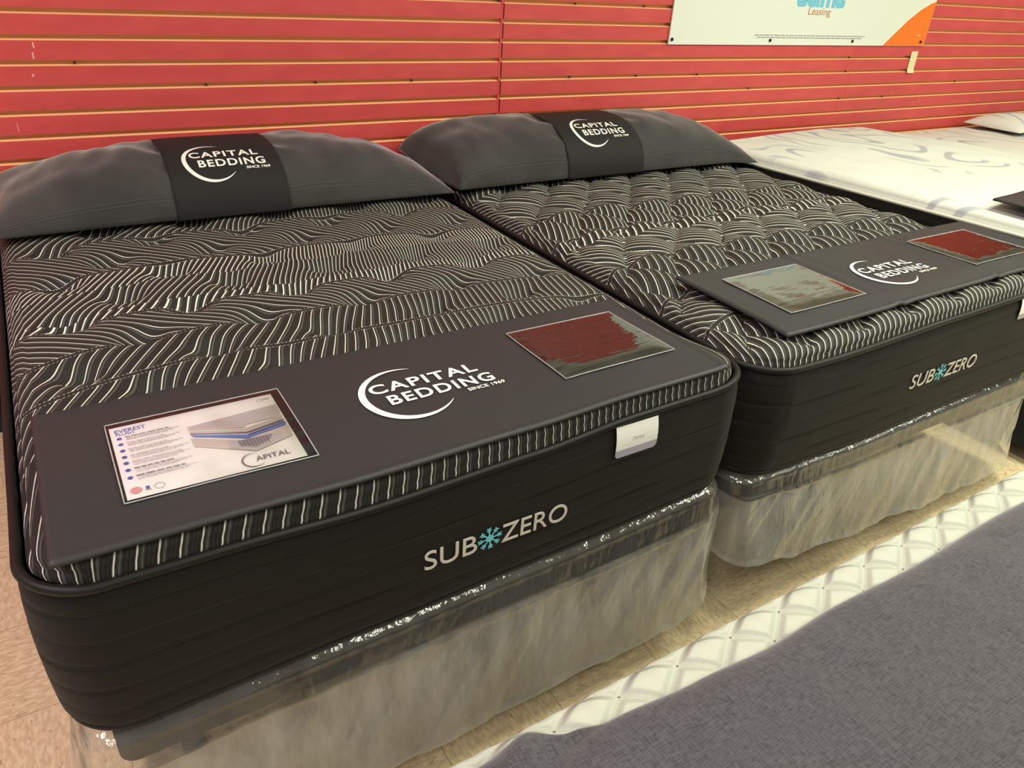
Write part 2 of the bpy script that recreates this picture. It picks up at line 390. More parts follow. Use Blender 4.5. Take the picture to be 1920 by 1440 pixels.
def logo():
    """crescent ring and the maker's name, metres, origin at the ring's centre"""
    L = Flat()
    L.arc(0, 0, .098, 62, 322, lambda t: .0135 * max(0, math.sin(PI * t)) ** .8 * (1.15 - .3 * abs(t - .5)))
    for body, x, y, w in (('CAPITAL', -.068, .018, .246), ('BEDDING', -.046, -.032, .240)):
        # wide engraved capitals
        L.text(body, x, y, .049, bold=.0011, space=1.16, width=w)
    L.text('SINCE 1969', .118, -.052, .0155, shear=.0, bold=.0003, width=.088)
    return L

# ------------------------------------------------------------------ the setting
WX0, WX1, WTOP, P = -4.88, 9.76, 2.16, .0762
def slat_wall():
    b = MB(); joints = [-4.876, -2.438, 0.0, 2.438, 4.876, 7.314]
    ks = []; k = 12
    z = 1.36 + 10 * P
    zs = [1.36 - P * i for i in range(-10, 18)]
    b.box(WX0, WX1, .031, .06, 0, WTOP, 1)
    for ja, jb in zip([WX0] + joints[1:], joints[1:] + [WX1]):
        g = .0035 if ja == 0 else .001; g2 = .0035 if jb == 0 else .001
        x0, x1 = ja + g, jb - g2
        for i, zk in enumerate(zs):
            lo = zk - P + .0145 if i < len(zs) - 1 else .0; hi = zk - .0005
            # each board: face, and a bevelled upper lip in raw tan board running back into the groove
            v = [(x0, 0, lo), (x1, 0, lo), (x1, 0, hi - .0035), (x0, 0, hi - .0035), (x0, .012, hi + .0005), (x1, .012, hi + .0005), (x0, .0305, lo), (x1, .0305, lo)]
            u2 = [(x0, .0305, hi + .001), (x1, .0305, hi + .001)]
            b.add(v[:4], [(0, 1, 2, 3)], 0)
            b.add([v[3], v[2], v[5], v[4]], [(0, 1, 2, 3)], 1); b.add([v[4], v[5], u2[1], u2[0]], [(0, 1, 2, 3)], 1)
            b.add([v[0], v[1], v[7], v[6]], [(3, 2, 1, 0)], 1)
            b.add([v[0], v[3], v[4], u2[0], v[6]], [(0, 1, 2, 3, 4)], 0); b.add([v[1], v[2], v[5], u2[1], v[7]], [(4, 3, 2, 1, 0)], 0)
        # top strip
        b.box(x0, x1, 0, .030, zs[0] + .014, WTOP, 0)
    b.box(-.012, -.0035, -.0015, .016, 0, WTOP, 0)
    o = b.build('wall_back', None, mats=[M['red'], M['mdf']]); tag(o, kind='structure')
    return o
WALL = slat_wall()
b = MB(); b.box(WX0, WX1, .0, .06, WTOP, 3.05); tag(b.build('wall_upper', M['upper']), kind='structure')
b = MB(); b.box(WX0, WX1, -6.5, .05, -.05, 0); tag(b.build('floor', M['floor']), kind='structure')
b = MB(); b.box(WX0, WX1, -6.5, .05, 3.02, 3.08); tag(b.build('ceiling', M['ceil']), kind='structure')

# screw heads in the grooves
sc = [(-1.636, 2), (-1.233, 3), (-.829, 3), (-.424, 3), (.377, 3), (.779, 3), (1.188, 3), (.373, -1), (.772, -1), (1.593, 4), (-.024, 5), (-.024, -1), (-.012, 6), (2.40, 2), (2.40, 3), (2.40, 5), (2.83, 5), (3.6, 4)]
proto = None
for x, kk in sc:
    z = 1.36 - P * kk + .006
    if proto is None:
        m = MB(); n = 10; r = .0042
        v = [(r * math.cos(2 * PI * i / n), 0, r * math.sin(2 * PI * i / n)) for i in range(n)] + [(0, -.003, 0)]
        v2 = [(r * math.cos(2 * PI * i / n), .008, r * math.sin(2 * PI * i / n)) for i in range(n)]
        m.add(v, [(i, (i + 1) % n, n) for i in range(n)]); m.add(v[:n] + v2, [(i, i + n, (i + 1) % n + n, (i + 1) % n) for i in range(n)])
        o = proto = m.build('screw', simple('blackened_screw', (.01, .008, .008, 1), .5), None, True)
    else: o = proto.copy(); COL.objects.link(o)
    o.location = (x, .003, z)
    tag(o, 'small dark screw head sunk in a groove of the red slat wall', 'screw', 'screw heads in the slat wall grooves')

# scuffs left by tape on the slat wall (marks on the wall's own paint)
for x, z, h, w in ((-1.742, 1.266, .018, .005), (-1.749, 1.235, .02, .005), (-1.762, 1.176, .008, .006), (-1.84, 1.018, .03, .002)):
    m = MB(); m.box(x - w / 2, x + w / 2, -.0005, .0005, z - h / 2, z + h / 2)
    m.build('tape_scuff', M['scuff'], WALL)

# ------------------------------------------------------------------ poster and tape on the wall
PX0, PX1, PZ0, PZ1 = .945, 3.085, 1.280, 2.12
po = empty('poster', (2.0, -.006, PZ0), 'white leasing poster with orange corner and light blue word, screwed to the wall', 'poster')
m = MB(); m.box(PX0, PX1, -.010, -.003, PZ0, PZ1); m.build('poster_sheet', M['poster'], po)
pf = Flat()
cur = [(2.665, PZ0 + .001), (2.75, 1.345), (2.85, 1.42), (2.95, 1.478), (3.03, 1.512), (PX1 - .001, 1.528), (PX1 - .001, PZ0 + .001)]
for i in range(len(cur) - 2): pf.poly([cur[i], cur[i + 1], (cur[i + 1][0], PZ0 + .001), (cur[i][0], PZ0 + .001)], 0)
PM = [M['orange'], M['ltblue'], M['rust'], M['inkgrey'], M['white_print']]
onp = lambda u, v, h: (u, -.0102 - h, v)
pf.lay('orange_corner', onp, PM, po); pf = Flat()
pf.text('acima', 1.815, 1.478, .20, 1, bold=.009, width=.40); pf.lay('printed_word', onp, PM, po); pf = Flat()
pf.text('Leasing', 1.925, 1.432, .052, 2, width=.185); pf.lay('printed_word', onp, PM, po); pf = Flat()
for zz, a, bb in ((1.328, 1.54, 2.47), (1.317, 1.56, 2.44)):
    x = a
    while x < bb:
        w = random.uniform(.02, .06); pf.rect(x, zz - .0022, min(x + w, bb), zz + .0022, 3); x += w + .006
    pf.lay('fine_print', onp, PM, po); pf = Flat()
pf.rect(2.985, 1.338, 3.02, 1.341, 4)
pf.lay('fine_print', onp, PM, po)
for x in (.962, 1.665, 2.364, 3.04):
    m = MB(); n = 10
    m.tube([(x, -.010, 1.303), (x, -.016, 1.303)], .008, 10); m.tube([(x, -.0155, 1.303), (x, -.017, 1.303)], .004, 8)
    m.build('screw', simple('black_screw', (.01, .01, .01, 1), .4), po)
m = MB()
v = []; 
for i in range(7):
    t = i / 6; z = 1.247 - t * .125; x = 2.995 + .004 * t; y = -.0025 - .008 * sstep(.85, 1, t)
    v += [(x, y, z), (x + .068, y, z + .001)]
m.add(v, [(2 * i, 2 * i + 2, 2 * i + 3, 2 * i + 1) for i in range(6)])
m.add([(a, bb - .001, c) for a, bb, c in v], [(2 * i, 2 * i + 1, 2 * i + 3, 2 * i + 2) for i in range(6)])
tag(m.build('masking_tape', M['tape']), 'short strip of cream masking tape stuck on the red wall below the poster', 'tape')

# ------------------------------------------------------------------ mattress builder
def outline(x0, x1, y0, y1, r, d, nx, ny, nc):
    """rounded rectangle inset by d, counter-clockwise from the front-left; returns points and outward normals"""
    out = []; rr = max(r - d, 0)
    cs = [((x1 - r, y0 + r), -90), ((x1 - r, y1 - r), 0), ((x0 + r, y1 - r), 90), ((x0 + r, y0 + r), 180)]
    seg = [((x0 + r, y0 + d), (x1 - r, y0 + d), nx, (0, -1)), ((x1 - d, y0 + r), (x1 - d, y1 - r), ny, (1, 0)),
           ((x1 - r, y1 - d), (x0 + r, y1 - d), nx, (0, 1)), ((x0 + d, y1 - r), (x0 + d, y0 + r), ny, (-1, 0))]
    for (a, b_, n, nm), ((cx, cy), a0) in zip(seg, cs):
        for i in range(n):
            t = i / n; out.append((a[0] + (b_[0] - a[0]) * t, a[1] + (b_[1] - a[1]) * t, nm[0], nm[1]))
        for i in range(nc):
            an = math.radians(a0 + 90 * i / nc); c_, s_ = math.cos(an), math.sin(an)
            out.append((cx + rr * c_, cy + rr * s_, c_, s_))
    return out
def panel(name, x0, x1, y0, y1, r, cordz, H, w, bumpf, mat, parent, step=.009, crown=.012, gusset=True, wside=0, uvwarp=None):
    nx = int((x1 - x0 - 2 * r) / step); ny = int((y1 - y0 - 2 * r) / step); nc = 14
    ds = [(1 - math.cos(a * PI / 2 / 10)) * w for a in range(0, 11)]
    d = w
    while d + step * 1.2 < r: d += step; ds.append(d)
    ds.append(r)
    V = []; UV = []; F = []
    def height(d, x, y):
        q = max(0, 1 - d / w); p = H * math.sqrt(max(0, 1 - q * q)) if d < w else H
        if gusset and d < w: 
            # a stitched tuck runs round the side, a third of the way up
            f_ = p / H; x_ = (f_ - .33) / .09; p += 0
        dd = min(x - x0, x1 - x, y - y0, y1 - y)
        if wside:
            ds_ = min(x - x0, x1 - x); qs = max(0, 1 - ds_ / wside); p *= .42 + .58 * math.sqrt(max(0, 1 - qs ** 2.2))
        return p + crown * sstep(0, .35, dd)
    tot = 2 * (nx + ny + 2 * nc)
    for k_, d in enumerate(ds):
        for (x, y, a, c_) in outline(x0, x1, y0, y1, r, d, nx, ny, nc):
            h = height(d, x, y); ux, uy = uvwarp(x, y) if uvwarp else (0, 0); z = cordz(x, y) + h + bumpf(x, y, d)
            f_ = h / H; tuck = -.004 * math.exp(-((f_ - .36) / .10) ** 2) if d < w else 0
            ex = max(0, H - h) if d < w else 0
            ex = min(ex, H)
            V.append((x + a * tuck, y + c_ * tuck, z)); UV.append((x + a * ex - x0 + ux, y + c_ * ex + uy))
    R = len(ds)
    for k_ in range(R - 1):
        for i in range(tot):
            j = (i + 1) % tot; F.append((k_ * tot + i, k_ * tot + j, (k_ + 1) * tot + j, (k_ + 1) * tot + i))
    # interior grid, its rim merged with the last ring
    base = len(V); gi = {}
    gx = [x0 + r + (x1 - x0 - 2 * r) * i / nx for i in range(nx + 1)]; gy = [y0 + r + (y1 - y0 - 2 * r) * j / ny for j in range(ny + 1)]
    o0 = (R - 1) * tot
    for j in range(ny + 1):
        for i in range(nx + 1):
            if j == 0 and i < nx: gi[i, j] = o0 + i
            elif i == nx and j < ny: gi[i, j] = o0 + nx + nc + j
            elif j == ny and i > 0: gi[i, j] = o0 + nx + ny + 2 * nc + (nx - i)
            elif i == 0 and j > 0: gi[i, j] = o0 + 2 * nx + ny + 3 * nc + (ny - j)
            else:
                x, y = gx[i], gy[j]; gi[i, j] = len(V)
                V.append((x, y, cordz(x, y) + height(r, x, y) + bumpf(x, y, r))); ux, uy = uvwarp(x, y) if uvwarp else (0, 0); UV.append((x - x0 + ux, y + uy))
    for j in range(ny):
        for i in range(nx): F.append((gi[i, j], gi[i + 1, j], gi[i + 1, j + 1], gi[i, j + 1]))
    o = mesh_obj(name, V, F, mat, parent, True, UV)
    bm = bmesh.new(); bm.from_mesh(o.data); bmesh.ops.remove_doubles(bm, verts=bm.verts[:], dist=1e-5); bm.to_mesh(o.data); bm.free()
    return o
def border(name, x0, x1, y0, y1, r, zt, zb, mat, parent, bulge=.012, seed=0, nridge=5.8):
    nz_ = 44; pts = outline(x0, x1, y0, y1, r, 0, 150, 180, 14); n = len(pts); V = []; UV = []; F = []
    u = 0; us = []
    for i, p in enumerate(pts):
        if i: u += math.hypot(p[0] - pts[i - 1][0], p[1] - pts[i - 1][1])
        us.append(u)
    for k_ in range(nz_ + 1):
        t = k_ / nz_
        for i, (x, y, a, c_) in enumerate(pts):
            z = zb(x, y) + (zt(x, y) - zb(x, y)) * t
            rid = abs(((t * nridge + .12 * (nz(us[i] * 3, t, seed))) % 1) - .5)
            o = bulge * max(0, math.sin(PI * min(1, max(0, t)))) ** .4 - .008 * (1 - sstep(0, .07, t)) - .0035 * sstep(.40, .5, rid) + .002 * nz(us[i] * 6, t * 3, seed) - .006 * sstep(.9, 1, t) + .003
            V.append((x + a * o, y + c_ * o, z)); UV.append((us[i], t * nridge))
    for k_ in range(nz_):
        for i in range(n):
            j = (i + 1) % n; F.append((k_ * n + i, k_ * n + j, (k_ + 1) * n + j, (k_ + 1) * n + i))
    # underside
    F.append(tuple(range(n))[::-1])
    return mesh_obj(name, V, F, mat, parent, True, UV)
def cord(name, x0, x1, y0, y1, r, zf, rad_, out, mat, parent):
    pts = [(x + a * out, y + c_ * out, zf(x, y)) for x, y, a, c_ in outline(x0, x1, y0, y1, r, 0, 90, 120, 12)]
    m = MB(); m.tube(pts, rad_, 8, True); return m.build(name, mat, parent, True)
def snowflake(cx, cz, R, fn, parent):
    f = Flat()
    for i in range(8):
        a = PI / 8 * 0 + i * PI / 4 + .12; c_, s_ = math.cos(a), math.sin(a)
        f.bar((cx, cz), (cx + R * c_, cz + R * s_), .0032)
        for q in (.62, .82):
            for sg in (-1, 1):
                a2 = a + sg * PI / 4; L_ = R * .26
                f.bar((cx + q * R * c_, cz + q * R * s_), (cx + q * R * c_ + L_ * math.cos(a2), cz + q * R * s_ + L_ * math.sin(a2)), .0026)
    f.disc(cx, cz, .0085)
    return f.lay('snowflake_emblem', fn, [M['cyan']], parent)
def lettering(x, z, w, h, fy, parent):
    """SUB, snowflake, ZERO on the front border"""
    k_ = w / .325
    for wd, xx, ww in (('SUB', x, .112), ('ZERO', x + .168 * k_, .157)):
        f = Flat(); f.text(wd, xx, z, h * 1.40, bold=-.0001, width=ww * k_)
        o = f.lay('embroidered_word', lambda u, v, hh: (u, fy(u, v) - .0018 - hh, v), [M['silver']], parent)
        md = o.modifiers.new('thick', 'SOLIDIFY'); md.thickness = .0016; md.offset = 0
    snowflake(x + .140 * k_, z + h * .5, .026 * k_, lambda u, v, hh: (u, fy(u, v) - .0022 - hh, v), parent)
def law_tag(x, z, w, h, y, parent, word=True):
    V = []; n = 8; cs = []
    r = .010
    pts = [(0, 0)]
    top = [(0, h), (w, h)]
    low = []
    for i in range(n + 1):
        a = PI + PI / 2 * i / n; low.append((r + r * math.cos(a), r + r * math.sin(a)))
    for i in range(n + 1):
        a = 1.5 * PI + PI / 2 * i / n; low.append((w - r + r * math.cos(a), r + r * math.sin(a)))
    f = Flat(); zs = h * .27
    body = [(0, h), (0, zs), (w, zs), (w, h)]
    f.poly(body, 0); f.poly([(0, zs)] + low + [(w, zs)], 1)
    if word: f.text('Everest', w * .38, h * .50, .014, 2, shear=.25, bold=.0001, width=.032)
    def fn(u, v, hh): return (x + u, y(x + u, z + v) - .0035 - hh - .003 * math.sin(PI * v / h), z + v)
    o = f.lay('label_tag', fn, [M['tagwhite'], M['lav'], M['inklight']], parent, cut=.02)
    md = o.modifiers.new('thick', 'SOLIDIFY'); md.thickness = .0012; md.offset = -1
    tag(o, 'white satin label with a lavender lower edge')
    return o

# ------------------------------------------------------------------ beds 1 and 2
B1 = dict(x0=-1.966, x1=-.522, y0=-2.040, y1=-.03, r=.10)
B2 = dict(x0=-.485, x1=1.045, y0=-2.040, y1=-.03, r=.115)
T1 = [(-1.95, .777), (-1.86, .773), (-1.73, .770), (-1.45, .759), (-1.13, .767), (-.86, .784), (-.66, .786), (-.55, .796)]
T2 = [(-.48, .778), (-.20, .771), (.33, .783), (.65, .788), (1.15, .784)]
Z1 = [(-1.9, .461), (-1.46, .471), (-1.1, .480), (-.55, .496)]
Z2 = [(-.48, .476), (-.24, .462), (.03, .452), (.48, .457), (1.15, .462)]
def ct1(x, y): f = sstep(-1.75, -2.05, y) ; return .769 + (lerp_tab(T1, x) - .769) * f + .0015 * math.sin(y * 7)
def ct2(x, y): f = sstep(-1.75, -2.05, y); return .779 + (lerp_tab(T2, x) - .779) * f
def cb1(x, y): f = sstep(-1.4, -2.05, y); return .470 + (lerp_tab(Z1, x) - .470) * f
def cb2(x, y): f = sstep(-1.4, -2.05, y); return .462 + (lerp_tab(Z2, x) - .462) * f
tufts = []
for j in range(-2, 13):
    y = -1.945 + j * .1275 + .0
    for i in range(-1, 8):
        x = -1.958 + .125 + i * .262 + (.131 if j % 2 else 0)
        if B1['x0'] + .07 < x < B1['x1'] - .07 and -1.98 < y < -.2: tufts.append((x, y))
def bump1(x, y, d):
    z = .0
    for tx, ty in tufts:
        dx, dy = x - tx, y - ty
        if abs(dx) > .16 or abs(dy) > .13: continue
        r2 = (dx / .046) ** 2 + (dy / .034) ** 2
        z -= .031 * math.exp(-r2 * 1.0)
        # the smile of the pulled stitch
        yy = dy + .012 - 6 * dx * dx
        z -= .009 * math.exp(-(yy / .007) ** 2) * math.exp(-(dx / .034) ** 4)
    z += .004 * nz(x * 5, y * 5, 1)
    # seams of the printed bands sink a little
    return z * sstep(.012, .05, d)
def warp1(x, y):
    ux = uy = 0
    for tx, ty in tufts:
        dx, dy = x - tx, y - ty
        if abs(dx) > .18 or abs(dy) > .15: continue
        e_ = math.exp(-(dx / .055) ** 2 - (dy / .045) ** 2); ux += .28 * dx * e_; uy += .15 * dy * e_ + .006 * e_
    return ux, uy
def bump2(x, y, d):
    u = (x + .38) / .210 + .10 * nz(x * 3, y * 3, 5); v = (y + 1.15) / .245 + .10 * nz(x * 3, y * 3, 9)
    a, b_ = abs(math.sin(PI * (u + v))), abs(math.sin(PI * (u - v)))
    z = .030 * ((a * b_) ** .42) - .020
    return (z + .003 * nz(x * 5, y * 5, 1)) * sstep(.006, .05, d)
bands1 = [(-2.2, 78, .030, .05), (-1.66, 63, .027, .05), (-1.49, 58, .026, .05), (-1.335, -36, .021, .055), (-1.17, 62, .021, .115), (-1.125, 60, .0175, .075), (-.985, 62, .0155, .11), (-.875, -42, .0195, .055), (-.63, 56, .022, .06), (-.40, -40, .02, .06)]
seams1 = [-1.49, -1.335, -1.17, -.875, -.63]
M['str1'] = m_stripes('striped_knit_tufted', bands1, seams1, -2.2, 0.0, 1.444, .35, 1.0)
bands2 = [(-2.2, 74, .021, .07), (-1.77, -30, .024, .06), (-1.60, 66, .027, .05), (-1.375, -38, .0185, .075), (-1.17, 66, .024, .11), (-1.10, 66, .021, .07), (-.90, -40, .020, .065), (-.55, 62, .022, .06)]
seams2 = [-1.77, -1.60, -1.375, -1.10, -.90]
M['str2'] = m_stripes('striped_knit_quilted', bands2, seams2, -2.2, 0.0, 1.525, .6)
def make_bed(Bd, label, zt, zb, bf, mat, crown, H_, uw=None):
    e = empty('mattress', ((Bd['x0'] + Bd['x1']) / 2, (Bd['y0'] + Bd['y1']) / 2, .475), label, 'mattress')
    a = (Bd['x0'], Bd['x1'], Bd['y0'], Bd['y1'], Bd['r'])
    panel('pillow_top', Bd['x0'] + .008, Bd['x1'] - .008, Bd['y0'] + .008, Bd['y1'] - .008, Bd['r'] - .006, zt, H_, .030, bf, mat, e, crown=crown, wside=.13, uvwarp=uw)
    border('side_border', *a, lambda x, y: zt(x, y) - .004, lambda x, y: zb(x, y) + .004, M['border'], e, seed=Bd['x0'])
    cord('top_piping', *a, zt, .0085, .004, M['cord'], e)
    cord('bottom_piping', *a, lambda x, y: zb(x, y) + .008, .0075, -.002, M['cord'], e)
    return e
bed1 = make_bed(B1, 'tufted black striped mattress nearest the camera, info card on its dark runner', ct1, cb1, bump1, M['str1'], .004, .043, warp1)
bed2 = make_bed(B2, 'quilted black striped mattress between the tufted black one and the white one', ct2, cb2, bump2, M['str2'], .004, .038)
def front(Bd, zt, zb, seed):
    def fy(x, z):
        t = (z - zb(x, Bd['y0'])) / (zt(x, Bd['y0']) - zb(x, Bd['y0'])); t = max(.02, min(.98, t))
        return Bd['y0'] - (.012 * math.sin(PI * t) ** .6 + .004)
    return fy
lettering(-1.365, .585, .325, .046, front(B1, ct1, cb1, 0), bed1)
lettering(.157, .593, .335, .046, front(B2, ct2, cb2, 0), bed2)
law_tag(-.930, .700, .112, .073, front(B1, ct1, cb1, 0), bed1)
law_tag(.655, .715, .112, .068, front(B2, ct2, cb2, 0), bed2, False)

# ------------------------------------------------------------------ foundations, frames, plastic covers
def base_set(Bd, zb, lf, lfr, lp, hemf, seed, el=0, er=0):
    x0, x1, y0, y1 = Bd['x0'] + .05, Bd['x1'] - .04, Bd['y0'] + .022, Bd['y1'] - .01
    e = empty('box_foundation', ((x0 + x1) / 2, (y0 + y1) / 2, .345), lf, 'box spring')
    pts = outline(x0, x1, y0, y1, .03, 0, 20, 30, 5); n = len(pts); V = []
    for z, i_ in ((.345, .006), (.352, 0), (.435, 0), (.442, .008)):
        for x, y, a, c_ in pts: V.append((x - a * i_, y - c_ * i_, z + (zb(x, y) - .462) * sstep(.35, .44, z)))
    F = [(k_ * n + i, k_ * n + (i + 1) % n, (k_ + 1) * n + (i + 1) % n, (k_ + 1) * n + i) for k_ in range(3) for i in range(n)]
    F += [tuple(range(n))[::-1], tuple(3 * n + i for i in range(n))]
    mesh_obj('foundation_box', V, F, M['foundation'], e, False)
    fr = empty('bed_frame', ((x0 + x1) / 2, (y0 + y1) / 2, 0), lfr, 'bed frame')
    m = MB()
    for y in (y0 + .06, y1 - .06): m.box(x0 + .02, x1 - .02, y - .015, y + .015, .315, .343)
    for x in (x0 + .02, x1 - .02): m.box(x - .015, x + .015, y0 + .06, y1 - .06, .315, .343)
    m.build('rail', M['frame'], fr)
    for x in (x0 + .12, (x0 + x1) / 2, x1 - .12):
        for y in (y0 + .25, y1 - .25):
            l = MB(); l.tube([(x, y, .0), (x, y, .33)], .018, 10); l.tube([(x, y, 0), (x, y, .03)], .026, 10); l.build('leg', M['frame'], fr)
    # loose film bag hanging round foot and sides
    nU, nV = 520, 46
    path = []
    r = .06; ox0, ox1, oy = Bd['x0'] - .002, Bd['x1'] + .002, Bd['y0'] - .004
    o = outline(ox0, ox1, oy, Bd['y1'] - .02, r, 0, 300, 150, 16)
    # left side (walking to the front), front, right side
    N = len(o); start = 300 + 150 + 300 + 16 * 3; seq = [o[(start + i) % N] for i in range(150 + 16)] + o[:300 + 16 + 150]
    V = []; UV = []; n = len(seq); acc = 0; us = []
    for i, p in enumerate(seq):
        if i: acc += math.hypot(p[0] - seq[i - 1][0], p[1] - seq[i - 1][1])
        us.append(acc)
    for k_ in range(nV + 1):
        t = k_ / nV
        for i, (x, y, a, c_) in enumerate(seq):
            u = us[i]; top = zb(x, y) - .006; bot = hemf(x, y)
            z = top + (bot - top) * t
            # tucked under the mattress at the top, then over the foundation edge, loose below
            off = -.030 + .030 * sstep(0, .05, t) + .050 * t ** 1.2
            side = abs(a); off -= side * .052 * t ** .8 if side else 0
            slant = u * 9 + t * 2.2
            fold = .014 * nz(slant * .6, t * 1.1, seed) + .005 * nz(slant * 2.1, t * 1.5, seed + 3) + .0015 * nz(slant * 7, t * 5, seed + 8)
            off += fold * sstep(.08, .5, t) * (1.0 - .75 * side)
            # crinkled welded seam at the foundation's lower edge
            ts = .25 + .03 * nz(u * 1.3, 0, seed)
            off += .007 * math.exp(-((t - ts) / .014) ** 2) * (1 + .7 * nz(u * 26, 3, seed)) * (1 - .7 * side)
            ts2 = .055
            off += .004 * math.exp(-((t - ts2) / .012) ** 2) * (1.2 * nz(u * 30, 9, seed) + .8)
            if t > .97: off += .004
            ext = (er if a > 0 else el) * abs(a) * sstep(-1.55, -2.0, y) * sstep(.02, .4, t) * (1 - .35 * sstep(.6, 1, t))
            V.append((x + a * (off + ext), y + c_ * off, max(.004, z + .004 * nz(u * 8, 7, seed) * t))); UV.append((u, t))
    F = [(k_ * n + i, (k_ + 1) * n + i, (k_ + 1) * n + i + 1, k_ * n + i + 1) for k_ in range(nV) for i in range(n - 1)]
    pl = mesh_obj('plastic_cover', V, F, M['plastic'], None, True, UV)
    tag(pl, lp, 'plastic cover')
    return pl
def hem1(x, y):
    z = lerp_tab([(-1.9, .10), (-1.2, .115), (-.68, .11), (-.50, .17), (-.45, .26)], x)
    return z + .004 * nz(x * 3, y * 3, 2) if y < -1.95 else .16
def hem2(x, y):
    z = lerp_tab([(-.5, .22), (-.35, .20), (-.2, .155), (.25, .115), (.65, .085), (1.1, .09)], x)
    return z + .004 * nz(x * 3, y * 3, 4) if y < -1.95 else .2
base_set(B1, cb1, 'low dark foundation in clear film under the tufted black mattress', 'black steel bed frame under the tufted black mattress',
         'loose clear plastic bag hanging below the tufted black mattress nearest the camera', hem1, 1.7, .03, .058)
base_set(B2, cb2, 'low dark foundation in clear film under the quilted black mattress', 'black steel bed frame under the quilted black mattress',
         'loose clear plastic bag hanging below the quilted black mattress', hem2, 5.1, -.018, .06)

